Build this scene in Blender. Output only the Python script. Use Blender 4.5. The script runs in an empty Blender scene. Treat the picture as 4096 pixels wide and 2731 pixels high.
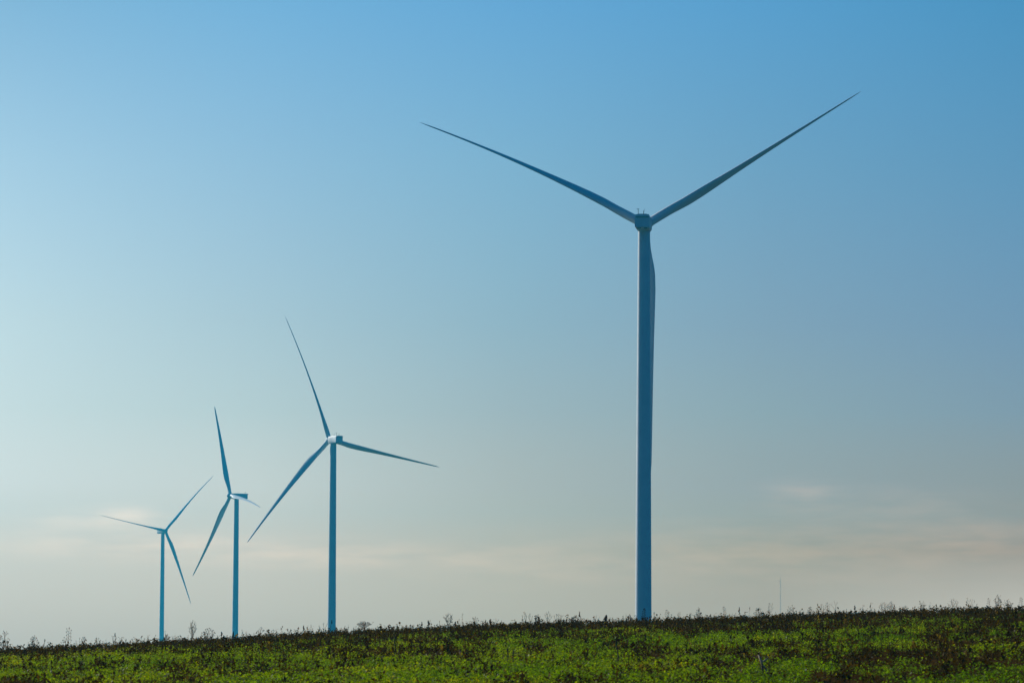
import bpy, math, random
import numpy as np
from mathutils import Vector, Matrix

# ------------------------------------------------------------------ camera
C = bpy.context.scene
EYE = 1.7
F_PX, CX, CY, HZ = 15000.0, 2048.0, 1365.5, 2605.0      # focal length, centre and horizon in photo pixels
PITCH = math.atan((HZ - CY) / F_PX)
ROLL = math.radians(0.28)
fwd = Vector((0, math.cos(PITCH), math.sin(PITCH)))
r0 = Vector((1, 0, 0)); u0 = r0.cross(fwd)
rgt = r0 * math.cos(ROLL) + u0 * math.sin(ROLL)
upv = rgt.cross(fwd)
cam_d = bpy.data.cameras.new('camera')
cam = bpy.data.objects.new('camera', cam_d)
C.collection.objects.link(cam)
M = Matrix((rgt, upv, -fwd)).transposed().to_4x4()
M.translation = Vector((0, 0, EYE))
cam.matrix_world = M
cam_d.sensor_width = 36
cam_d.lens = F_PX * 36 / 4096
cam_d.clip_start = 0.5
cam_d.clip_end = 30000
cam_d.dof.use_dof = True
cam_d.dof.focus_distance = 900
cam_d.dof.aperture_fstop = 6.3
C.camera = cam

# ------------------------------------------------------------------ light
SUN_AZ, SUN_EL = math.radians(-43), math.radians(23)     # left of the view direction, behind the turbines
C.view_settings.view_transform = 'Standard'
C.view_settings.look = 'None'
C.view_settings.exposure = 0
C.view_settings.gamma = 1
C.render.engine = 'CYCLES'
C.cycles.use_denoising = True
C.cycles.denoising_prefilter = 'ACCURATE'
C.cycles.denoising_input_passes = 'RGB_ALBEDO_NORMAL'
C.cycles.max_bounces = 8
C.cycles.transmission_bounces = 4
C.cycles.volume_bounces = 0
C.cycles.caustics_reflective = False
C.cycles.caustics_refractive = False

sl = bpy.data.lights.new('sun', 'SUN')
sl.energy = 4.6; sl.angle = math.radians(0.53); sl.color = (1.0, 0.93, 0.82)
so = bpy.data.objects.new('sun', sl); C.collection.objects.link(so)
sdir = Vector((math.sin(SUN_AZ) * math.cos(SUN_EL), math.cos(SUN_AZ) * math.cos(SUN_EL), math.sin(SUN_EL)))
so.rotation_euler = sdir.to_track_quat('Z', 'Y').to_euler()
so.location = sdir * 50

# sky: Nishita, graded by elevation and azimuth to the hazy afternoon of the photograph
SKY_AZ = [-7.8, -3.9, 0.0, 3.9, 7.8]
SKY_EL = [-0.5, 0.63, 1.55, 2.5, 3.65, 4.97, 7.4, 9.87, 13.0]
#SKYGRID
SKY = [
 [(0.9366, 0.8893, 1.0615), (0.9366, 0.8893, 1.0615), (0.93, 0.8732, 1.0379), (0.9019, 0.9191, 1.1759), (0.7722, 0.8491, 1.0513), (0.7118, 0.8201, 0.9866), (0.5624, 0.7474, 0.9321), (0.3749, 0.6267, 0.8415), (0.3187, 0.5766, 0.8162)],
 [(1.0365, 0.9512, 1.0374), (1.0365, 0.9512, 1.0374), (1.0283, 0.8973, 0.9704), (0.9263, 0.8926, 1.0639), (0.7147, 0.7838, 0.9464), (0.6182, 0.7257, 0.8942), (0.4895, 0.6925, 0.905), (0.3415, 0.6497, 0.9233), (0.2903, 0.5977, 0.8956)],
 [(1.0711, 0.906, 0.8047), (1.0711, 0.906, 0.8047), (0.9304, 0.7454, 0.6525), (0.7646, 0.6795, 0.7415), (0.6008, 0.6275, 0.764), (0.4973, 0.6182, 0.7954), (0.4073, 0.644, 0.8645), (0.2949, 0.6222, 0.9381), (0.2507, 0.5724, 0.9099)],
 [(1.0659, 0.8, 0.5966), (1.0659, 0.8, 0.5966), (0.8079, 0.5486, 0.3101), (0.6536, 0.5462, 0.599), (0.5176, 0.5454, 0.6762), (0.4325, 0.5186, 0.7185), (0.3353, 0.5557, 0.7928), (0.2491, 0.5883, 0.9078), (0.2117, 0.5413, 0.8806)],
 [(1.6181, 1.3517, 1.3399), (1.6181, 1.3517, 1.3399), (0.854, 0.471, 0.1964), (0.6369, 0.4756, 0.4681), (0.4672, 0.4828, 0.6619), (0.3766, 0.4723, 0.7203), (0.2806, 0.5081, 0.7738), (0.2, 0.5351, 0.8355), (0.17, 0.4923, 0.8104)],
]
#SKYEND
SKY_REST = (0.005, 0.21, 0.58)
w = bpy.data.worlds.new("World"); C.world = w; w.use_nodes = True
nt = w.node_tree; N = nt.nodes; Lk = nt.links
N.clear()
def nd(t, **k):
    n = N.new(t)
    for a, v in k.items(): setattr(n, a, v)
    return n
def setin(n, i, v):
    if isinstance(v, bpy.types.NodeSocket): Lk.new(v, n.inputs[i])
    else: n.inputs[i].default_value = v
def mth(op, a, b=0.0, c=0.0):
    n = nd('ShaderNodeMath', operation=op)
    setin(n, 0, a); setin(n, 1, b); setin(n, 2, c)
    return n.outputs[0]
def vm(op, a, b):
    n = nd('ShaderNodeVectorMath', operation=op); setin(n, 0, a); setin(n, 1, b); return n.outputs[0]
def rng(v, a, b, c=0.0, d=1.0, smooth=True):
    n = nd('ShaderNodeMapRange'); n.interpolation_type = 'SMOOTHSTEP' if smooth else 'LINEAR'
    setin(n, 0, v); setin(n, 1, a); setin(n, 2, b); setin(n, 3, c); setin(n, 4, d); return n.outputs[0]
def mixc(f, a, b):
    n = nd('ShaderNodeMix', data_type='RGBA'); setin(n, 0, f); setin(n, 6, a); setin(n, 7, b); return n.outputs[2]
sky = nd('ShaderNodeTexSky', sky_type='NISHITA', sun_disc=False)
sky.sun_elevation = SUN_EL
sky.sun_rotation = SUN_AZ
sky.air_density = 1.0; sky.dust_density = 1.5; sky.ozone_density = 1.5; sky.altitude = 100
tc = nd('ShaderNodeTexCoord')
sep = nd('ShaderNodeSeparateXYZ'); Lk.new(tc.outputs['Generated'], sep.inputs[0])
az = mth('MULTIPLY', mth('ARCTAN2', sep.outputs[0], sep.outputs[1]), 180 / math.pi)
el = mth('MULTIPLY', mth('ARCSINE', sep.outputs[2]), 180 / math.pi)
elt = rng(el, SKY_EL[0], SKY_EL[-1], smooth=False)
def grade(cols):
    r = nd('ShaderNodeValToRGB'); r.color_ramp.interpolation = 'EASE' if False else 'LINEAR'
    e = r.color_ramp.elements
    while len(e) < len(cols): e.new(0.5)
    for k, c in enumerate(cols):
        e[k].position = (SKY_EL[k] - SKY_EL[0]) / (SKY_EL[-1] - SKY_EL[0])
        e[k].color = (c[0] / 8, c[1] / 8, c[2] / 8, 1)
    Lk.new(elt, r.inputs[0])
    return vm('MULTIPLY', r.outputs[0], (8, 8, 8))
front = grade(SKY[0])
for k in range(1, 5):
    front = mixc(rng(az, SKY_AZ[k - 1], SKY_AZ[k], smooth=False), front, grade(SKY[k]))
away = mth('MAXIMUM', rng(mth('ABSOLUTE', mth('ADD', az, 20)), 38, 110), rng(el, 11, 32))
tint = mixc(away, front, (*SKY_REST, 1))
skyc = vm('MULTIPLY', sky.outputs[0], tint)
# faint low cloud, at infinity
cn = nd('ShaderNodeTexNoise'); cn.inputs['Scale'].default_value = 1.0; cn.inputs['Detail'].default_value = 5
cmb = nd('ShaderNodeCombineXYZ'); Lk.new(mth('MULTIPLY', az, 0.9), cmb.inputs[0]); Lk.new(mth('MULTIPLY', el, 5.0), cmb.inputs[1])
Lk.new(cmb.outputs[0], cn.inputs['Vector'])
cloud = None
for a0, e0, sa, se, amp in [(-5.8, 2.02, .50, 0.130, 1.0), (-6.6, 1.96, .8, 0.117, .55), (-6.0, 1.60, 1.9, 0.169, .8), (-2.6, 1.44, 1.9, 0.156, .75),
                            (4.45, 2.40, .45, 0.156, .75), (5.9, 2.25, 1.0, 0.208, .4), (4.2, 1.55, 2.6, 0.364, .6), (7.2, 1.75, 1.1, 0.260, .5), (.6, 1.3, 1.6, 0.260, .35)]:
    q = mth('ADD', mth('POWER', mth('MULTIPLY', mth('ADD', az, -a0), 1 / sa), 2), mth('POWER', mth('MULTIPLY', mth('ADD', el, -e0), 1 / se), 2))
    b = mth('MULTIPLY', mth('EXPONENT', mth('MULTIPLY', q, -0.7)), amp)
    cloud = b if cloud is None else mth('ADD', cloud, b)
cloud = mth('MULTIPLY', cloud, rng(cn.outputs[0], .18, .80))
cadd = vm('MULTIPLY', (3.0, 1.55, 0.8), cloud)
skyc = vm('ADD', skyc, cadd)
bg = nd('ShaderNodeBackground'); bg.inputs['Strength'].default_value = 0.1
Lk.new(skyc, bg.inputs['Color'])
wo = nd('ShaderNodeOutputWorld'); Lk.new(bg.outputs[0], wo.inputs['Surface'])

VEG = True
HAZE = True
# ------------------------------------------------------------------ helpers
COL = C.collection
def tag(o, label=None, cat=None, group=None, kind=None):
    if label: o['label'] = label
    if cat: o['category'] = cat
    if group: o['group'] = group
    if kind: o['kind'] = kind
    return o
def empty(name, loc):
    o = bpy.data.objects.new(name, None); o.location = loc; o.empty_display_size = 0.2
    COL.objects.link(o); return o
def mesh_np(name, verts, faces, mat, parent=None, smooth=False, tint=None, loc=None):
    """verts (n,3); faces (m,k) all with k corners, or a list of such arrays"""
    verts = np.asarray(verts, np.float32).reshape(-1, 3)
    if isinstance(faces, np.ndarray): faces = [faces]
    me = bpy.data.meshes.new(name)
    me.vertices.add(len(verts)); me.vertices.foreach_set('co', verts.ravel())
    nl = sum(f.size for f in faces); npz = sum(len(f) for f in faces)
    me.loops.add(nl); me.loops.foreach_set('vertex_index', np.concatenate([f.ravel() for f in faces]).astype(np.int32))
    tot = np.concatenate([np.full(len(f), f.shape[1]) for f in faces]).astype(np.int32)
    st = np.concatenate([[0], np.cumsum(tot)[:-1]]).astype(np.int32)
    me.polygons.add(npz); me.polygons.foreach_set('loop_start', st); me.polygons.foreach_set('loop_total', tot)
    me.polygons.foreach_set('use_smooth', np.full(npz, smooth))
    if tint is not None:
        a = me.attributes.new('tint', 'FLOAT', 'POINT'); a.data.foreach_set('value', np.asarray(tint, np.float32))
    me.update(calc_edges=True); me.validate()
    me.materials.append(mat)
    o = bpy.data.objects.new(name, me); COL.objects.link(o)
    if parent is not None: o.parent = parent
    if loc is not None: o.location = loc
    return o
class Geo:
    """collects quads and triangles"""
    def __init__(s): s.v = []; s.f4 = []; s.f3 = []; s.n = 0
    def add(s, v, f):
        v = np.asarray(v, float).reshape(-1, 3)
        for q in f: (s.f4 if len(q) == 4 else s.f3).append([i + s.n for i in q])
        s.v.append(v); s.n += len(v)
    def ring_loft(s, rings, cap0=True, cap1=True):
        n = len(rings[0]); k = len(rings); v = np.concatenate(rings); f = []
        for i in range(k - 1):
            for j in range(n):
                a, b = i * n + j, i * n + (j + 1) % n
                f.append((a, b, b + n, a + n))
        if cap0:
            c = len(v); v = np.vstack([v, rings[0].mean(0)]); f += [(c, (j + 1) % n, j) for j in range(n)]
        if cap1:
            c = len(v); v = np.vstack([v, rings[-1].mean(0)]); o = (k - 1) * n; f += [(c, o + j, o + (j + 1) % n) for j in range(n)]
        s.add(v, f)
    def tube(s, pts, rads, n=6):
        pts = np.asarray(pts, float); rings = []
        for i, p in enumerate(pts):
            t = pts[min(i + 1, len(pts) - 1)] - pts[max(i - 1, 0)]; t /= np.linalg.norm(t) + 1e-9
            a = np.cross(t, (0, 0, 1)) if abs(t[2]) < .9 else np.cross(t, (1, 0, 0)); a /= np.linalg.norm(a)
            b = np.cross(t, a); th = np.arange(n) * 2 * math.pi / n
            rings.append(p + rads[i] * (np.outer(np.cos(th), a) + np.outer(np.sin(th), b)))
        s.ring_loft(rings)
    def box(s, c, ax, ay, az):
        c = np.asarray(c, float); v = [c + i * np.asarray(ax) + j * np.asarray(ay) + k * np.asarray(az) for i in (-1, 1) for j in (-1, 1) for k in (-1, 1)]
        s.add(v, [(0, 1, 3, 2), (4, 6, 7, 5), (0, 4, 5, 1), (2, 3, 7, 6), (0, 2, 6, 4), (1, 5, 7, 3)])
    def build(s, name, mat, parent=None, smooth=False):
        fs = []
        if s.f4: fs.append(np.array(s.f4))
        if s.f3: fs.append(np.array(s.f3))
        return mesh_np(name, np.concatenate(s.v), fs, mat, parent, smooth)
def fix_smooth(o, deg=35):
    me = o.data
    me.polygons.foreach_set('use_smooth', np.ones(len(me.polygons), bool))
    me.set_sharp_from_angle(angle=math.radians(deg))

_rs = np.random.RandomState(7)
_tab = _rs.rand(256, 256)
def vnoise(x, y):
    xi = np.floor(x).astype(int); yi = np.floor(y).astype(int); fx = x - xi; fy = y - yi
    fx = fx * fx * (3 - 2 * fx); fy = fy * fy * (3 - 2 * fy)
    g = lambda a, b: _tab[a % 256, b % 256]
    return (g(xi, yi) * (1 - fx) + g(xi + 1, yi) * fx) * (1 - fy) + (g(xi, yi + 1) * (1 - fx) + g(xi + 1, yi + 1) * fx) * fy
def fbm(x, y, o=4):
    s = 0; a = .5; t = 0
    for k in range(o):
        s = s + a * vnoise(x * 2 ** k + 17 * k, y * 2 ** k + 31 * k); t += a; a *= .55
    return s / t

# ------------------------------------------------------------------ materials
def material(name):
    m = bpy.data.materials.new(name); m.use_nodes = True
    return m, m.node_tree.nodes, m.node_tree.links, m.node_tree.nodes['Principled BSDF']
def noise_mat(name, c1, c2, scale, rough=.8, coord='Object', spec=.3):
    m, n, l, p = material(name)
    t = n.new('ShaderNodeTexCoord'); z = n.new('ShaderNodeTexNoise'); z.inputs['Scale'].default_value = scale; z.inputs['Detail'].default_value = 6
    r = n.new('ShaderNodeValToRGB'); r.color_ramp.elements[0].position = .35; r.color_ramp.elements[1].position = .65
    r.color_ramp.elements[0].color = (*c1, 1); r.color_ramp.elements[1].color = (*c2, 1)
    l.new(t.outputs[coord], z.inputs['Vector']); l.new(z.outputs[0], r.inputs[0]); l.new(r.outputs[0], p.inputs['Base Color'])
    p.inputs['Roughness'].default_value = rough; p.inputs['Specular IOR Level'].default_value = spec
    return m
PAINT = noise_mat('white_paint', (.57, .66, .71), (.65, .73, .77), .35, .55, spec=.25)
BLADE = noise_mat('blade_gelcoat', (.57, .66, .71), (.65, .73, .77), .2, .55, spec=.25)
DARKM = noise_mat('dark_metal', (.05, .055, .06), (.08, .085, .09), 2, .5)
STEEL = noise_mat('galvanised_steel', (.22, .23, .24), (.32, .33, .34), 2, .5)
SOIL = noise_mat('soil', (.036, .020, .005), (.066, .038, .010), 1.6, .95, spec=.0)
WEED = noise_mat('dry_weed', (.045, .036, .028), (.10, .078, .058), 6, .9, spec=.1)
HEADM = noise_mat('dry_seed_head', (.035, .026, .020), (.085, .060, .045), 9, .9, spec=.1)
RUST = noise_mat('rusty_seed_head', (.10, .028, .014), (.16, .05, .025), 9, .9, spec=.1)
STRAW = noise_mat('bleached_wood', (.40, .31, .16), (.54, .44, .27), 7, .8)
def tint_mat(name, stops, trans, rough, spec):
    m, n, l, p = material(name)
    a = n.new('ShaderNodeAttribute'); a.attribute_name = 'tint'
    r = n.new('ShaderNodeValToRGB'); e = r.color_ramp.elements
    while len(e) < len(stops): e.new(.5)
    for k, (pos, c) in enumerate(stops): e[k].position = pos; e[k].color = (*c, 1)
    l.new(a.outputs['Fac'], r.inputs[0]); l.new(r.outputs[0], p.inputs['Base Color'])
    p.inputs['Roughness'].default_value = rough; p.inputs['Specular IOR Level'].default_value = spec
    if trans:
        tr = n.new('ShaderNodeBsdfTranslucent'); g = n.new('ShaderNodeMix'); g.data_type = 'RGBA'; g.blend_type = 'MULTIPLY'
        g.inputs[0].default_value = 1; l.new(r.outputs[0], g.inputs[6]); g.inputs[7].default_value = (2.7, 2.5, .05, 1); l.new(g.outputs[2], tr.inputs[0])
        mx = n.new('ShaderNodeMixShader'); mx.inputs[0].default_value = trans
        l.new(p.outputs[0], mx.inputs[1]); l.new(tr.outputs[0], mx.inputs[2]); l.new(mx.outputs[0], n['Material Output'].inputs[0])
    return m
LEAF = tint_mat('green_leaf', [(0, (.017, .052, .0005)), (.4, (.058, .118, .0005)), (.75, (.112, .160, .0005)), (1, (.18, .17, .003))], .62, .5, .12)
STALK = tint_mat('dead_stalk', [(0, (.016, .011, .003)), (.5, (.044, .029, .008)), (.85, (.10, .068, .022)), (1, (.22, .16, .07))], .2, .9, .05)
LITTER = tint_mat('pale_litter', [(0, (.16, .20, .07)), (.5, (.30, .28, .17)), (1, (.48, .44, .33))], .3, .5, .4)

# ------------------------------------------------------------------ terrain
T1XY = (31.6, 887.3)
def ground_z(x, y):
    x = np.asarray(x, float); y = np.asarray(y, float)
    s0, y0, y1, s1 = .0215, 100.0, 160.0, -.012
    k = (s1 - s0) / (y1 - y0)
    yc = np.clip(y, -70, 260)
    a = np.minimum(yc, y0); b = np.clip(yc - y0, 0, y1 - y0); c = np.maximum(yc - y1, 0)
    P = s0 * a + s0 * b + .5 * k * b * b + s1 * c
    m = np.interp(x, [-70, -45, -17.3, -11.4, -5.5, 0, 5.9, 11.9, 17.3, 45, 70], [.20, .30, .585, .72, .865, .975, 1.055, 1.15, 1.23, 1.6, 1.75])
    near = P * m + .06 * (fbm(x * .11, y * .11, 3) - .5) * np.clip(1 - y / 400, 0, 1)
    far = np.interp(y, [260, 500, 1700, 2260, 2920, 4200], [1.1, 0, 0, -3, -3.8, -5])
    t = np.clip((y - 200) / 200, 0, 1); t = t * t * (3 - 2 * t)
    z = near * (1 - t) + far * t
    r2 = (x - T1XY[0]) ** 2 + (y - T1XY[1]) ** 2
    return z + 5.4 * np.exp(-r2 / (2 * 55 ** 2))
def gz(x, y): return float(ground_z(np.array([x]), np.array([y]))[0])
def geom(a, b, n): return list(np.geomspace(a, b, n))
gx = np.array(sorted([-v for v in geom(31, 4200, 34)] + list(np.arange(-30, 30.1, .6)) + geom(31, 4200, 34)))
gy = np.array(list(np.arange(-200, 40, 8.)) + list(np.arange(40, 170, .8)) + geom(171, 4200, 110))
GX, GY = np.meshgrid(gx, gy)
GZ = ground_z(GX, GY)
nx, ny = len(gx), len(gy)
idx = np.arange(nx * ny).reshape(ny, nx)
quads = np.stack([idx[:-1, :-1], idx[:-1, 1:], idx[1:, 1:], idx[1:, :-1]], -1).reshape(-1, 4)
tag(mesh_np('ground', np.stack([GX, GY, GZ], -1), quads, SOIL, smooth=True), kind='structure')

def ray(px, py):
    return fwd * F_PX + rgt * (px - CX) + upv * (CY - py)
def on_ground(px, py, y0=45, y1=150):
    """where the sight line through a photo pixel meets the field"""
    d = ray(px, py); d = d / d[1]
    for Y in np.arange(y0, y1, .25):
        if EYE + d[2] * Y <= gz(d[0] * Y, Y): return d[0] * Y, Y
    return None
def at_crest(px, Y=126.5):
    d = ray(px, 2500); d = d / d[1]
    return d[0] * Y, Y
def z_at(px, py, Y):
    d = ray(px, py); d = d / d[1]; return EYE + d[2] * Y

# ------------------------------------------------------------------ wind turbines
R = 60.0
TILT, CONE, PB, SAG = math.radians(4.72), 0.0851, 0.039, 0.0367
TOWER_H = 97.4
CH_S = [.02, .055, .10, .15, .20, .26, .33, .45, .6, .75, .88, .95, .985, 1]
CH_C = [2.1, 2.1, 2.35, 2.95, 3.35, 3.4, 3.1, 2.5, 1.9, 1.4, 1.02, .78, .5, .12]
TH_S = [.02, .055, .10, .15, .20, .26, .33, .45, .6, .8, .95, 1]
TH_C = [2.1, 2.1, 1.95, 1.55, 1.25, 1.02, .86, .64, .50, .37, .25, .06]
def build_turbine(hub, yaw, az0, dirn, pitches, label, bends=(PB, PB, PB), tip=101):
    hub = np.array(hub)
    a = np.array([math.sin(yaw) * math.cos(TILT), math.cos(yaw) * math.cos(TILT), math.sin(TILT)])
    right = np.array([math.cos(yaw), -math.sin(yaw), 0]); up = np.cross(right, a)
    ah = np.array([math.sin(yaw), math.cos(yaw), 0])          # level axis of the nacelle
    over = 4.2
    tx, ty = hub[0] - ah[0] * over, hub[1] - ah[1] * over
    zb = gz(tx, ty)
    root = empty('wind_turbine', (tx, ty, zb))
    tag(root, label, 'wind turbine', 'wind turbines of the wind farm')
    O = np.array([tx, ty, zb]); h = hub - O
    top = h[2] - 1.9                                            # underside of the nacelle
    g = Geo(); rings = []
    th = np.arange(48) * 2 * math.pi / 48
    for f in [0, .004, .10, .25, .4, .55, .7, .85, 1]:
        z = -0.6 if f == 0 else top * f
        rr = 1.95 + (1.42 - 1.95) * f
        rings.append(np.stack([rr * np.cos(th), rr * np.sin(th), np.full(48, z)], -1))
    g.ring_loft(rings)
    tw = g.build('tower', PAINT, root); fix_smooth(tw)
    g = Geo()
    for f in (.30, .62):                                        # bolted joints between the tower sections
        rr = 1.95 - .53 * f
        g.ring_loft([np.stack([(rr + d) * np.cos(th), (rr + d) * np.sin(th), np.full(48, top * f + dz)], -1) for d, dz in ((-.05, -.09), (.035, -.07), (.035, .07), (-.05, .09))], False, False)
        fl = g.build('flange', PAINT, tw); fix_smooth(fl); g = Geo()
    # nacelle: cross-sections along the axis; P(x across, y along, z from hub)
    def P(x, y, z): return np.array([0, 0, h[2]]) + right * x + ah * y + np.array([0, 0, z])
    def sect(y, w, zt, zb_, wb=.86, hb=.38):
        return np.array([P(-w * wb, y, zb_), P(-w * (wb + 1) / 2, y, zb_ + hb * .4), P(-w, y, zb_ + hb), P(-w * .985, y, zt - .55), P(-w * .86, y, zt - .10), P(-w * .45, y, zt),
                         P(w * .45, y, zt), P(w * .86, y, zt - .10), P(w * .985, y, zt - .55), P(w, y, zb_ + hb), P(w * (wb + 1) / 2, y, zb_ + hb * .4), P(w * wb, y, zb_)])
    g = Geo()
    g.ring_loft([sect(2.9, 1.35, 1.15, -1.45), sect(2.2, 1.68, 1.42, -1.8), sect(1.2, 1.76, 1.46, -1.98, .82, .6), sect(-2.6, 1.76, 1.46, -2.02, .80, .6), sect(-5.4, 1.76, 1.40, -1.98, .84, .4), sect(-6.55, 1.74, 1.36, -1.72, .95, .15)][::-1])
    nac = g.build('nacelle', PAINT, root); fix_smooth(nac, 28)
    g = Geo()                                                   # overhanging lip along the top of the rear face
    g.ring_loft([np.array([P(-1.60, y, .72), P(-1.62, y, 1.20), P(-.8, y, 1.36), P(.8, y, 1.36), P(1.62, y, 1.20), P(1.60, y, .72)]) for y in (-6.6, -6.98)])
    lip = g.build('roof_lip', PAINT, nac); fix_smooth(lip, 28)
    g = Geo(); g.box(P(0, -6.60, .62), right * 1.5, ah * .06, np.array([0, 0, .10])); g.build('recess_shade', DARKM, nac)  # dark strip standing in for the shade under the lip
    for sx in (-.75, .75):
        g = Geo(); g.box(P(sx, -5.95, -1.87), right * .42, ah * .30 + np.array([0, 0, -.068]), np.array([0, 0, .06]) + ah * .02)
        g.build('vent', DARKM, nac)
    for sx in (-1.78, 1.78):
        g = Geo(); g.tube([P(sx * .985, 1.1, -1.0), P(sx * 1.0, 1.1, -1.0)], [.28, .28], 16); g.build('side_hatch', DARKM, nac)
    g = Geo(); g.tube([P(-1.0, -5.6, 1.3), P(-1.0, -5.6, 2.62)], [.075, .06], 8)
    g.tube([P(-1.36, -5.6, 2.62), P(-.72, -5.6, 2.62)], [.06, .06], 8); g.build('wind_vane', DARKM, nac)
    g = Geo(); g.tube([P(.25, -5.6, 1.3), P(.25, -5.6, 2.3)], [.06, .05], 8); g.tube([P(.25, -5.6, 2.0), P(.5, -5.6, 2.05), P(.5, -5.6, 2.7)], [.03, .03, .03], 6)
    g.build('anemometer', DARKM, nac)
    g = Geo(); g.tube([P(0, -.9, 1.4), P(0, -.9, 2.75)], [.05, .03], 8); g.build('lightning_rod', DARKM, nac)
    # hub with rounded nose
    def ringax(t, rr, n=32):
        q = np.arange(n) * 2 * math.pi / n
        return h + a * t + rr * (np.outer(np.cos(q), right) + np.outer(np.sin(q), up))
    g = Geo(); g.ring_loft([ringax(t, r_) for t, r_ in ((-1.45, 1.15), (-1.35, 1.42), (-.6, 1.6), (.4, 1.6), (1.1, 1.42), (1.7, 1.02), (2.05, .5), (2.15, .1))])
    hb = g.build('hub', PAINT, root); fix_smooth(hb, 40)
    # blades
    for k in range(3):
        azk = az0 + dirn * k * 2 * math.pi / 3
        er = up * math.cos(azk) + right * math.sin(azk)
        et = -(right * math.cos(azk) - up * math.sin(azk))
        grav = -et[2]
        beta0 = pitches[k]
        S = np.concatenate([np.linspace(.018, .30, 26), np.linspace(.32, 1, 40)])
        rings = []; M_ = 22
        def cen(s): return R * (er * s + a * (.045 * s + (CONE - .045) * s * s) + et * (bends[k] + SAG * grav) * s * s)
        for s in S:
            c = np.interp(s, CH_S, CH_C); t = np.interp(s, TH_S, TH_C)
            wci = min(1, max(0, (.19 - s) / .13)); wci = wci * wci * (3 - 2 * wci)
            tip_b = math.radians(tip)
            beta = tip_b + (beta0 - tip_b) * (1 - s) ** 1.2 if beta0 > D90 + .1 else beta0 - math.radians(9) * (1 - s) ** 2
            b = a * math.sin(beta) + et * math.cos(beta)
            sp = cen(s + .004) - cen(s - .004); sp /= np.linalg.norm(sp)
            b = b - sp * (b @ sp); b /= np.linalg.norm(b); nn = np.cross(sp, b)
            q = np.arange(M_) * 2 * math.pi / M_
            xc = (1 - np.cos(q)) / 2                            # 0 leading edge .. 1 trailing edge
            yt = 5 * (.2969 * np.sqrt(xc) - .126 * xc - .3516 * xc ** 2 + .2843 * xc ** 3 - .1015 * xc ** 4) * np.where(q < math.pi, 1, -1)
            X = (xc - .30) * c * (1 - wci) + wci * (-np.cos(q)) * c / 2
            Y = yt * t * (1 - wci) + wci * np.sin(q) * t / 2
            rings.append(h + cen(s) + np.outer(X, b) + np.outer(Y, nn))
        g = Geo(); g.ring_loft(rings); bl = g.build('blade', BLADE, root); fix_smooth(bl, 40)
        e0 = cen(.016); e1 = cen(.026); g = Geo(); g.tube([h + e0, h + e1], [1.14, 1.14], 32); cf = g.build('root_collar', PAINT, bl); fix_smooth(cf)
    return root
rad = math.radians
D90 = rad(97)
FEA = rad(128)
build_turbine((31.6, 887.3, 103.0), rad(6.0), rad(58.8), -1, [rad(130), rad(124), rad(40)],
              'nearest and tallest wind turbine, seen from behind with two blades raised in a wide V', (PB, PB, -.012))
build_turbine((-83.2, 1711.8, 97.7), rad(-27.2), rad(-19.2), 1, [FEA] * 3,
              'wind turbine second in size, the left half of its nacelle sunlit', tip=119)
build_turbine((-169.6, 2262.6, 94.6), rad(-117.4), rad(25.1), 1, [D90, D90, rad(72)],
              'wind turbine with its nacelle side-on and one short-looking curved blade swinging toward the viewer')
build_turbine((-268.8, 2918.3, 94.0), rad(146.6), rad(-39.7), -1, [rad(76), rad(120), rad(114)],
              'smallest and farthest wind turbine, seen from the front with its nacelle tucked behind a blade')

# distant measuring mast
mx, my = at_crest(3122, 3000.)
mz = gz(mx, my); mt = z_at(3122, 2313, 3000.) - mz
mast = empty('measuring_mast', (mx, my, mz))
tag(mast, 'thin distant lattice mast on the horizon to the right of the nearest turbine', 'mast')
g = Geo(); legs = [np.array([.42 * math.cos(t), .42 * math.sin(t), 0]) for t in (math.pi / 2, math.pi * 7 / 6, math.pi * 11 / 6)]
for p in legs: g.tube([p + (0, 0, -.5), p + (0, 0, mt)], [.035, .035], 5)
nb = int(mt / 1.1)
for i in range(nb):
    for k in range(3):
        g.tube([legs[k] + (0, 0, i * mt / nb), legs[(k + 1) % 3] + (0, 0, (i + 1) * mt / nb)], [.02, .02], 4)
        if i % 2 == 0: g.tube([legs[k] + (0, 0, i * mt / nb), legs[(k + 1) % 3] + (0, 0, i * mt / nb)], [.02, .02], 4)
g.build('lattice_shaft', STEEL, mast)
for zz, x1 in ((mt - 1.8, -2.4), (mt * .38, 2.4)):
    g = Geo(); g.tube([(0, 0, zz), (x1, 0, zz + .3)], [.06, .05], 5); g.tube([(x1, 0, zz + .3), (x1, 0, zz + 1)], [.05, .05], 5); g.tube([(0, 0, zz - 1), (x1 * .6, 0, zz + .15)], [.04, .04], 5); g.build('boom', STEEL, mast)
g = Geo(); g.tube([(0, 0, mt), (0, 0, mt + 1.3)], [.05, .05], 5); g.tube([(-.7, 0, mt + 1.2), (.7, 0, mt + 1.3)], [.04, .04], 5); g.build('top_sensor', STEEL, mast)

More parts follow.
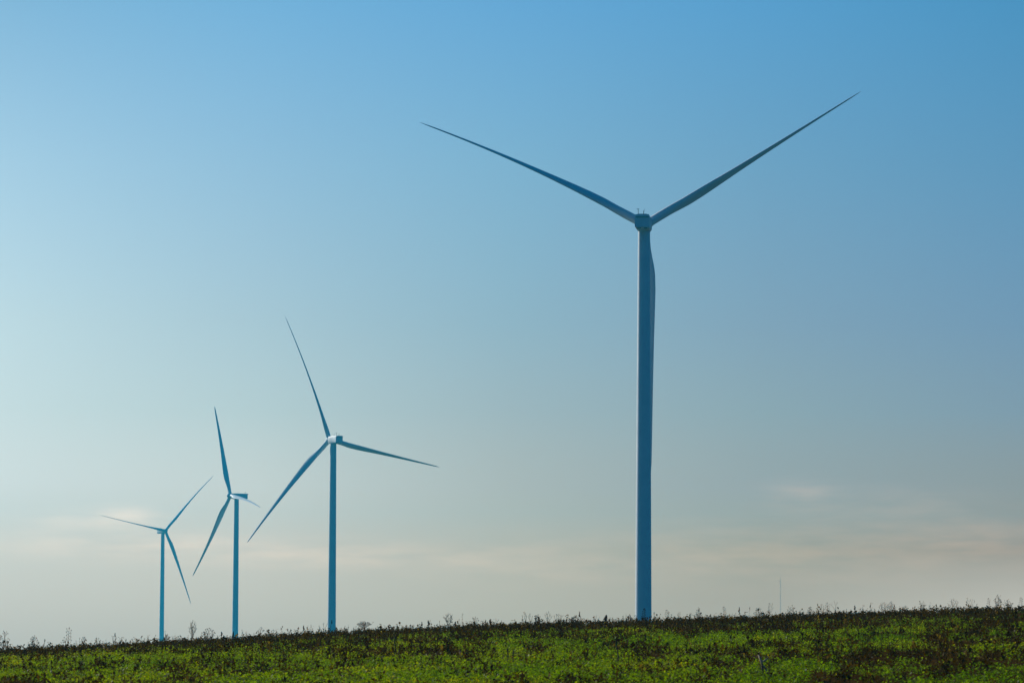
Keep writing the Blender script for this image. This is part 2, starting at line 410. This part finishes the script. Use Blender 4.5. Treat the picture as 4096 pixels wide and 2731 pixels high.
# ------------------------------------------------------------------ single weeds on the skyline and in the field
rnd = random.Random(11)
def weed(px, top, label, style, wpx=24, lean=0, rust=False, base=None, Y=None, thick=1.0, pale=False, cat='dead weed'):
    """one dead weed: px / top are its photo column and the photo row of its tip"""
    if base is None:
        x, Y = at_crest(px, Y or rnd.uniform(123, 128.5))
        zb = gz(x, Y)
    else:
        x, Y = on_ground(px, base); zb = gz(x, Y)
    H = max(.12, z_at(px, top, Y) - zb); W = wpx * Y / F_PX
    root = empty('dead_weed' if not pale else 'bleached_stick', (x, Y, zb))
    tag(root, label, cat, 'dead weeds standing along the crest' if base is None else None)
    st = Geo(); U = rnd.uniform
    heads = []
    def blob(p, r, n=5, tall=1.0):
        r = r * (.72 if px > 2640 else 1)
        if r < .008: return
        h_ = Geo(); p = np.array(p, float); rings = []; m_ = 6
        ph = U(0, 6)
        for i in range(4):
            t = math.pi * (i + .5) / 4
            rr = r * math.sin(t) * np.array([U(.35, 1.25) for _ in range(m_)])
            q = ph + np.arange(m_) * 2 * math.pi / m_
            rings.append(p + np.stack([rr * np.cos(q), rr * np.sin(q), -r * tall * math.cos(t) * np.array([U(.6, 1.4) for _ in range(m_)])], -1))
        h_.ring_loft(rings); heads.append(h_)
    def stem(p0, p1, r0_, r1_, sag=.06, n=5, wob=.04):
        p0 = np.array(p0, float); p1 = np.array(p1, float); L = np.linalg.norm(p1 - p0)
        off = np.array([U(-1, 1), U(-1, 1), U(-.3, .3)]) * L * sag; pts = []
        for i in range(n):
            t = i / (n - 1); pts.append(p0 * (1 - t) + p1 * t + off * math.sin(math.pi * t) + (np.array([U(-1, 1), U(-1, 1), 0]) * L * wob if 0 < i < n - 1 else 0))
        st.tube(pts, [r0_ * (1 - i / (n - 1)) + r1_ * i / (n - 1) for i in range(n)], 5)
        return pts
    fine = .62 if px > 2640 and base is None else 1.0                # frail growth on the right part of the crest
    r = .009 * thick * fine
    lx = lean * Y / F_PX
    if style == 'sticks':
        k_ = Y / F_PX
        st.tube([(-.02, 0, -.05), (-6 * k_, 0, H * .55), (-20 * k_, .02, H)], [.021, .018, .013], 7)
        st.tube([(26 * k_, -.06, -.04), (8 * k_, -.02, H * .36), (-6 * k_, 0, H * .56)], [.016, .016, .013], 7)
        st.tube([(-9 * k_, 0, H * .62), (2 * k_, 0, H * .72), (16 * k_, -.02, H * .83)], [.013, .015, .011], 7)
    elif style == 'spike':
        stem((0, 0, -.05), (lx, 0, H), r, r * .45)
        blob((lx * .9, 0, H * .9), .018, 3, max(1.5, H * .12 / .018))
    elif style == 'head':
        stem((0, 0, -.05), (lx, 0, H * .8), r, r * .7)
        for k in range(3): blob((lx * (.78 + .1 * k) + U(-.012, .012), 0, H * (.74 + .10 * k)), (.030 - .005 * k) * max(1, W / .11), 7, 1.5)
    elif style == 'fork':
        m_ = (lx * .3, 0, H * .45); stem((0, 0, -.05), m_, r * 1.2, r)
        nb_ = 3 + rnd.randint(0, 2)
        for k in range(nb_):
            t = (k / (nb_ - 1) - .5); e = (t * W + lx, U(-.05, .05), H * (1 - .35 * abs(t) * U(.2, 1.6)))
            s0_ = (lx * .15, 0, H * U(.25, .5)); pts = stem(s0_, e, r * .8, r * .35, .08)
            if U(0, 1) < .5: blob(e, .013, 3)
            p = pts[3]; stem(p, (p[0] + U(-.4, .4) * W * .5, p[1], p[2] + H * .18), r * .5, r * .3)
    elif style == 'candelabra':
        stem((0, 0, -.05), (lx, 0, H), r * 1.1, r * .5, .02); blob((lx, 0, H), .025, 8)
        for k in range(9):
            t = .28 + .07 * k; sg = 1 if k % 2 else -1; w_ = W * .5 * U(.55, 1) * (1.15 - t * .6)
            p0 = (lx * t, 0, H * t); p1 = (lx * t + sg * w_ * .8, U(-.02, .02), H * t + .03); p2 = (lx * t + sg * w_, U(-.03, .03), H * (t + .14))
            stem(p0, p1, r * .6, r * .5); stem(p1, p2, r * .5, r * .4); blob(p2, .017, 6)
    else:   # 'tree', 'bush', 'umbrella': branching growth
        bare = {'tree': .30, 'bush': .04, 'umbrella': .55}[style]
        leafy = {'tree': 0, 'bush': 1, 'umbrella': .8}[style]
        if bare > .1: stem((0, 0, -.05), (lx * .3, 0, H * bare), r * 1.4, r * 1.1, .03)
        nb_ = {'tree': 7, 'bush': 8, 'umbrella': 9}[style]
        for k in range(nb_):
            t = (k + .5) / nb_ * 2 - 1; t += U(-.1, .1)
            hz = math.sqrt(max(.03, 1 - .75 * t * t)) if style != 'umbrella' else 1 - .35 * abs(t)
            e = np.array([t * W * .5 + lx, U(-.3, .3) * W, H * (bare + (1 - bare) * hz * U(.8, 1.0))])
            if k == nb_ // 2: e[2] = H
            b0 = np.array([lx * .3, 0, H * bare * U(.75, 1)]) if bare > .1 else np.array([t * W * .12, U(-.02, .02), -.03])
            pts = stem(b0, e, r * .9, r * .3, .10, 6, .05)
            for j in (2, 3, 4):
                for _ in range(2):
                    p = pts[j]; q = p + np.array([U(-.22, .22) * W, U(-.1, .1) * W, U(.04, .22) * H]); q[2] = min(q[2], H)
                    pp = stem(p, q, r * .5, r * .25, .12, 4)
                    if leafy and U(0, 1) < .8 * leafy: blob(q, .016 if style == 'bush' else .013, 5)
                    elif U(0, 1) < .1: blob(q, .012, 2)
            if leafy: blob(e, .019, 6)
    mat = STRAW if pale else WEED
    s_ = st.build('stem', mat, root, True)
    for h_ in heads[:90]: h_.build('seed_head', RUST if rust else HEADM, root)
    return root

SKYLINE = [
 (10, 2523, 'bushy dead weed cut by the left frame edge', 'bush', 66, 0),
 (137, 2541, 'squat dead weed with dense dark clusters near the left frame edge', 'bush', 40, 0),
 (180, 2555, 'short bare dead spike just right of the squat bushy weed', 'spike', 10, 0),
 (277, 2511, 'tall candelabra-shaped dead weed with small buds, left of the farthest turbine', 'candelabra', 30, 0),
 (332, 2545, 'small forked dead weed just right of the candelabra-shaped weed', 'fork', 14, 3),
 (392, 2548, 'low cross-shaped dead weed halfway between candelabra-shaped weed and the farthest turbine', 'fork', 22, 0),
 (455, 2540, 'small twiggy dead weed left of the hooked stem', 'fork', 20, 4),
 (466, 2530, 'thin dead stem bent like a hook, left of the farthest turbine', 'spike', 10, -6),
 (664, 2536, 'low twiggy dead weed at the right foot of the farthest turbine', 'bush', 34, 4),
 (768, 2480, 'tall bare branching dead weed between the two farthest turbines', 'tree', 42, 4),
 (828, 2511, 'wide spreading dead weed beside the tall bare one, between two far turbines', 'bush', 62, 6),
 (884, 2525, 'small dead weed with a rounded head, left foot of the third turbine', 'head', 14, 3),
 (935, 2524, 'small dark seed spike standing in front of the third turbine tower', 'head', 10, -2),
 (1034, 2507, 'dead stem with one long branch slanting right, between second and third turbine', 'fork', 26, 10),
 (1090, 2516, 'thin pair of bare stems midway between second and third turbine', 'fork', 22, 6),
 (1153, 2514, 'single bare spike left of the weed with a reddish head', 'spike', 8, -2),
 (1197, 2507, 'thin dead stem with a bud directly left of the reddish seed head', 'spike', 10, -4),
 (1215, 2500, 'dead weed topped by a reddish brown head, left of the second turbine', 'head', 14, 0),
 (1296, 2489, 'crossed bare sticks of a dead weed at the left foot of the second turbine', 'fork', 36, -4),
 (1318, 2478, 'thin slanting stem crossing the foot of the second turbine tower', 'spike', 8, 10),
 (1460, 2485, 'umbrella-shaped dead weed just right of the second turbine', 'umbrella', 58, -4),
 (1556, 2498, 'dark pointed seed spike right of the umbrella-shaped weed', 'head', 10, -3),
 (1687, 2486, 'slim dark seed head, left one of two left of the bare tree-like weed', 'head', 12, 0),
 (1719, 2480, 'thick dark seed head leaning left of the bare tree-like weed', 'head', 16, -6),
 (1792, 2449, 'tallest bare dead weed shaped like a small leafless tree in mid picture', 'tree', 48, 0),
 (1826, 2485, 'dark nodding seed head right beside the leafless tree-shaped weed', 'head', 14, -5),
 (1902, 2466, 'small tufted dead weed with a flat top, right of the leafless tree-shaped one', 'fork', 24, 0),
 (1968, 2478, 'dark slanting clump of dead leaves on the crest in mid picture', 'head', 20, -8),
 (2102, 2446, 'upright bare twig, leftmost of three close together left of the nearest turbine', 'fork', 18, -4),
 (2123, 2454, 'bare forked twig, middle one of three close together left of the nearest turbine', 'fork', 16, -3),
 (2147, 2458, 'looped bare twig, rightmost of three close together left of the nearest turbine', 'bush', 26, 3),
 (2190, 2446, 'bare dead weed forked into a clear V shape', 'fork', 30, 4),
 (2232, 2455, 'dead weed of three spread prongs right of the V-shaped one', 'fork', 38, 3),
 (2310, 2460, 'dense low dead bush left of the nearest turbine', 'bush', 64, 0),
 (2319, 2444, 'slim seed head rising out of the dense low bush', 'head', 10, 0),
 (2385, 2460, 'low sprawling bare weed between the dense low bush and the nearest turbine', 'fork', 26, 0),
 (2427, 2463, 'thick dark tuft left of the nearest turbine', 'head', 26, -4),
 (2518, 2457, 'feathery dead weed at the left edge of the nearest tower', 'bush', 22, 0),
 (2572, 2434, 'slanting seed stem in front of the nearest turbine tower', 'candelabra', 16, 6),
 (2668, 2440, 'dead weed with a dark bud just right of the nearest tower', 'candelabra', 22, 0),
 (2720, 2447, 'thin double stem right of the nearest tower', 'fork', 14, -4),
 (2790, 2430, 'dead weed of several upright seed stems right of the nearest turbine', 'bush', 28, 3),
 (2900, 2427, 'straight bare stem with short side twigs, left of the distant mast', 'candelabra', 18, -4),
 (2957, 2427, 'reddish dead weed with a fluffy head, left of the distant mast', 'head', 16, 0),
 (2988, 2426, 'leaning stem with a slender reddish tip left of the distant mast', 'spike', 8, 12),
 (3035, 2430, 'tangled low dead weed left of the pronged stem near the mast', 'bush', 44, 0),
 (3076, 2410, 'tall pronged stem with a curled tip just left of the distant mast', 'fork', 22, 8),
 (3165, 2420, 'dense dark dead bush just right of the distant mast', 'bush', 42, 0),
 (3240, 2426, 'faint feathery weed right of the dense bush by the mast', 'bush', 26, 0),
 (3288, 2417, 'dead weed with a round dark cluster right of the mast', 'candelabra', 22, 0),
 (3310, 2410, 'thin weed carrying small buds at different heights, right of the mast', 'candelabra', 24, 0),
 (3345, 2400, 'long bare stem slanting up to the left, well right of the mast', 'fork', 30, -10),
 (3421, 2420, 'dark pointed tuft on the crest between mast and right frame edge', 'head', 18, -2),
 (3535, 2405, 'bare twiggy weed, left one of a pair on the right part of the crest', 'tree', 38, -3),
 (3562, 2402, 'bare twiggy weed, right one of a pair on the right part of the crest', 'tree', 28, 3),
 (3577, 2415, 'short dark seed head right beside the pair of twiggy weeds', 'head', 14, 0),
 (3692, 2402, 'small bare stem with a forked tip on the right part of the crest', 'fork', 14, 2),
 (3815, 2392, 'wide bare weed with delicate upright twigs on the right crest', 'tree', 52, 0),
 (3890, 2394, 'weed arching to the right like a hoop on the right crest', 'fork', 34, -8),
 (3955, 2393, 'slender weed with small buds left of the dense bush near the right edge', 'candelabra', 18, 0),
 (3990, 2378, 'dense pyramid-shaped dead bush near the right frame edge', 'bush', 34, 0),
 (4032, 2396, 'low feathery weed right of the pyramid-shaped bush', 'bush', 40, 0),
 (4085, 2390, 'dead weed with a dark bud at the right frame edge', 'candelabra', 18, 0),
]
for px, top, label, style, wpx, lean in SKYLINE:
    weed(px, top, label, style, wpx, lean, rust='reddish' in label)
FIELD = [   # dark upright stems and pale sticks standing in the field itself: column, tip row, foot row
 (204, 2640, 2712, 'dark upright stem standing in the green near the bottom left corner', 0),
 (896, 2541, 2608, 'dark upright stem between third and second turbine, below the skyline', -2),
 (1281, 2556, 2600, 'dark stubby stem in the grass below and left of the second turbine', 1),
 (1580, 2543, 2622, 'thick dark upright stem in the field right of the second turbine', 0),
 (2027, 2590, 2665, 'dark upright stem in the middle of the field', 3),
 (2057, 2600, 2672, 'dark leaning stem right beside another one in mid field', -4),
 (2480, 2560, 2650, 'dark slanting stem in the field below and left of the nearest tower', -16),
]
for px, top, base, label, lean in FIELD:
    weed(px, top, label, 'spike', 8, lean, base=base, thick=1.7)
weed(1846, 2598, 'short white stake leaning left in the middle of the field', 'spike', 6, -6, base=2625, thick=3.4, pale=True, cat='stake')
weed(2166, 2577, 'thin pale stick leaning left in the field, right of the white stake', 'spike', 6, -6, base=2594, thick=1.3, pale=True, cat='stick')
weed(3055, 2617, 'large forked bleached stick in the field below the distant mast', 'sticks', 34, -18, base=2706, thick=2.6, pale=True, cat='stick')
weed(3787, 2443, 'small pale stick just below the crest on the right', 'spike', 6, -6, base=2459, thick=1.6, pale=True, cat='stick')

# ------------------------------------------------------------------ field cover (nobody could count it)
if VEG:
    rs = np.random.RandomState(3)
    def scatter(n, y0, y1):
        y = np.sqrt(rs.uniform(y0 * y0, y1 * y1, n)); x = rs.uniform(-1, 1, n) * (.138 * y + 6)
        return x, y
    def green(x, y):
        """0 bare and brown .. 1 lush: patches a few metres across, thinning out towards the crest"""
        g_ = .36 * fbm(x * .62 + 5, y * .22 + 3, 3) + .46 * fbm(x * 1.9 + 25, y * .6 + 8, 2) + .18 * fbm(x * .16 + 50, y * .09 + 13, 2)
        edge = y + 10 * (fbm(x * .3 + 80, y * .05, 2) - .5)
        g_ = np.clip((g_ - .465) / .065, -1.2, 1)
        g_ = g_ - np.clip((edge - 83) / 13, 0, 1) * 1.05 - np.clip((y - 102) / 10, 0, 1) * .4 + .40
        return np.clip(g_, 0, 1)
    def leaf_quads(cx, cy, cz, L, Wd, az_, pit, droop):
        d = np.stack([np.cos(az_) * np.cos(pit), np.sin(az_) * np.cos(pit), np.sin(pit)], -1)
        s = np.stack([-np.sin(az_), np.cos(az_), np.zeros_like(az_)], -1)
        c = np.stack([cx, cy, cz], -1); L = L[:, None]; Wd = Wd[:, None]
        mid = c + d * L * .5
        tip = c + d * L + np.array([0, 0, -1]) * (droop[:, None] * L)
        return np.stack([c, mid + s * Wd * .5, tip, mid - s * Wd * .5], 1).reshape(-1, 3)
    def q4(n): return np.arange(n * 4).reshape(-1, 4)
    # clumps of green leaves
    x, y = scatter(118000, 50, 142)
    gq = green(x, y); keep = rs.rand(len(x)) < gq ** .8 * .95 + .02
    x, y, gq = x[keep], y[keep], gq[keep]
    hgt = rs.uniform(.05, .13, len(x)) * (.6 + .6 * gq) * (1 + .5 * (rs.rand(len(x)) < .12))
    tn = np.clip(.12 + .72 * fbm(x * .35 + 40, y * .2 + 9, 3) - .007 * x + rs.normal(0, .10, len(x)), 0, 1)  # yellower towards the left: sunlight through the leaves put into the tint
    k = 12
    X = np.repeat(x, k) + rs.normal(0, .085, len(x) * k); Yy = np.repeat(y, k) + rs.normal(0, .085, len(x) * k)
    n = len(X)
    Z = ground_z(X, Yy) + np.repeat(hgt, k) * rs.uniform(.25, 1.1, n)
    L = rs.uniform(.026, .064, n)
    v = leaf_quads(X, Yy, Z, L, L * rs.uniform(.4, .75, n), rs.uniform(0, 6.283, n), rs.uniform(-.2, 1.15, n), rs.uniform(.05, .45, n))
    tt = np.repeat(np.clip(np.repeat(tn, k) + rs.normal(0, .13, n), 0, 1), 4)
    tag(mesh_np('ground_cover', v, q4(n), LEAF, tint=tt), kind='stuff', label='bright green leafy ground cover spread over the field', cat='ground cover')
    # dead brown stubble: stems with ragged heads
    x, y = scatter(52000, 50, 150)
    gq = green(x, y); clump = fbm(x * 1.3 + 3, y * .8 + 70, 2)
    keep = rs.rand(len(x)) < np.clip((1 - gq) * 1.0 * np.clip((clump - .25) * 2.6, .15, 1) * np.interp(y, [88, 108], [1, .62]), .06 + .34 * np.clip((clump - .52) * 6, 0, 1), 1)
    x, y, gq = x[keep], y[keep], gq[keep]; n0 = len(x)
    hgt = rs.uniform(.07, .25, n0) * (.62 + .5 * (1 - gq)) * np.interp(y, [95, 115], [1, .8]) * (1 + .45 * (rs.rand(n0) < .10))
    xe, ye = scatter(1500, 117, 130)                             # taller ragged stalks along the crest, in loose groups
    ke = rs.rand(1500) < np.clip((fbm(xe * .8 + 11, ye * .2, 2) - .3) * 3, .15, 1)
    xe, ye = xe[ke], ye[ke]; n1 = len(xe)
    x = np.concatenate([x, xe]); y = np.concatenate([y, ye]); gq = np.concatenate([gq, np.zeros(n1)])
    hgt = np.concatenate([hgt, .13 + rs.gamma(2.0, .055, n1)]); n0 = len(x)
    zz = ground_z(x, y)
    la = rs.uniform(0, 6.283, n0); lm = rs.gamma(1.5, .09, n0)
    tipx, tipy = x + np.cos(la) * lm * hgt, y + np.sin(la) * lm * hgt
    wv = rs.uniform(.004, .009, n0)
    V = []; T = []
    tb = np.clip(rs.beta(1.6, 3.2, n0) + (rs.rand(n0) < .05) * .5, 0, 1)
    for ang in (0.3, 1.87):                                     # two crossed tapering blades make a stem
        dx, dy = np.cos(ang + la), np.sin(ang + la)
        q = np.stack([np.stack([x - dx * wv, y - dy * wv, zz - .02], -1), np.stack([x + dx * wv, y + dy * wv, zz - .02], -1),
                      np.stack([tipx + dx * wv * .5, tipy + dy * wv * .5, zz + hgt], -1), np.stack([tipx - dx * wv * .5, tipy - dy * wv * .5, zz + hgt], -1)], 1)
        V.append(q.reshape(-1, 3)); T.append(np.repeat(tb, 4))
    kh = 11
    f = rs.uniform(.35, 1.04, n0 * kh); rep = lambda a_: np.repeat(a_, kh)
    sprd = rep(rs.uniform(.010, .022, n0) + .028 * (rs.rand(n0) < .35))
    hx = rep(x) + (rep(tipx) - rep(x)) * f + rs.normal(0, 1, n0 * kh) * sprd; hy = rep(y) + (rep(tipy) - rep(y)) * f + rs.normal(0, 1, n0 * kh) * sprd
    hz = rep(zz) + rep(hgt) * f
    hl = rs.uniform(.7, 1.6, n0 * kh) * (.016 + sprd * 1.35)
    V.append(leaf_quads(hx, hy, hz, hl, hl * rs.uniform(.35, .7, n0 * kh), rs.uniform(0, 6.283, n0 * kh), rs.uniform(-.9, 1.4, n0 * kh), rs.uniform(0, .3, n0 * kh)))
    T.append(np.repeat(np.clip(rep(tb) + rs.normal(0, .12, n0 * kh), 0, 1), 4))
    V = np.concatenate(V); T = np.concatenate(T)
    tag(mesh_np('dead_stubble', V, q4(len(V) // 4), STALK, tint=T), kind='stuff', label='dark brown dead stubble with ragged heads, thickest along the crest', cat='stubble')
    # pale scraps of dry leaf lying on top
    x, y = scatter(2600, 50, 128); n = len(x)
    L = rs.uniform(.02, .05, n)
    v = leaf_quads(x, y, ground_z(x, y) + rs.uniform(.10, .20, n), L, L * rs.uniform(.35, .8, n), rs.uniform(0, 6.283, n), rs.uniform(-.5, .9, n), rs.uniform(0, .5, n))
    tag(mesh_np('leaf_litter', v, q4(n), LITTER, tint=np.repeat(rs.rand(n), 4)), kind='stuff', label='pale dry leaf scraps scattered over the green field', cat='leaf litter')

# ------------------------------------------------------------------ haze
if HAZE:
    g = Geo(); g.box((0, 1990, 75.5), (4260, 0, 0), (0, 2260, 0), (0, 0, 83))
    hm = bpy.data.materials.new('haze'); hm.use_nodes = True
    hn = hm.node_tree.nodes; hn.clear()
    pv = hn.new('ShaderNodeVolumePrincipled'); ho = hn.new('ShaderNodeOutputMaterial')
    pv.inputs['Color'].default_value = (.03, .71, 1.0, 1)
    pv.inputs['Density'].default_value = 1.30e-4
    pv.inputs['Anisotropy'].default_value = 0.3
    hm.node_tree.links.new(pv.outputs[0], ho.inputs['Volume'])
    tag(g.build('haze', hm), kind='stuff', label='thin bluish haze filling the air over the field', cat='haze')
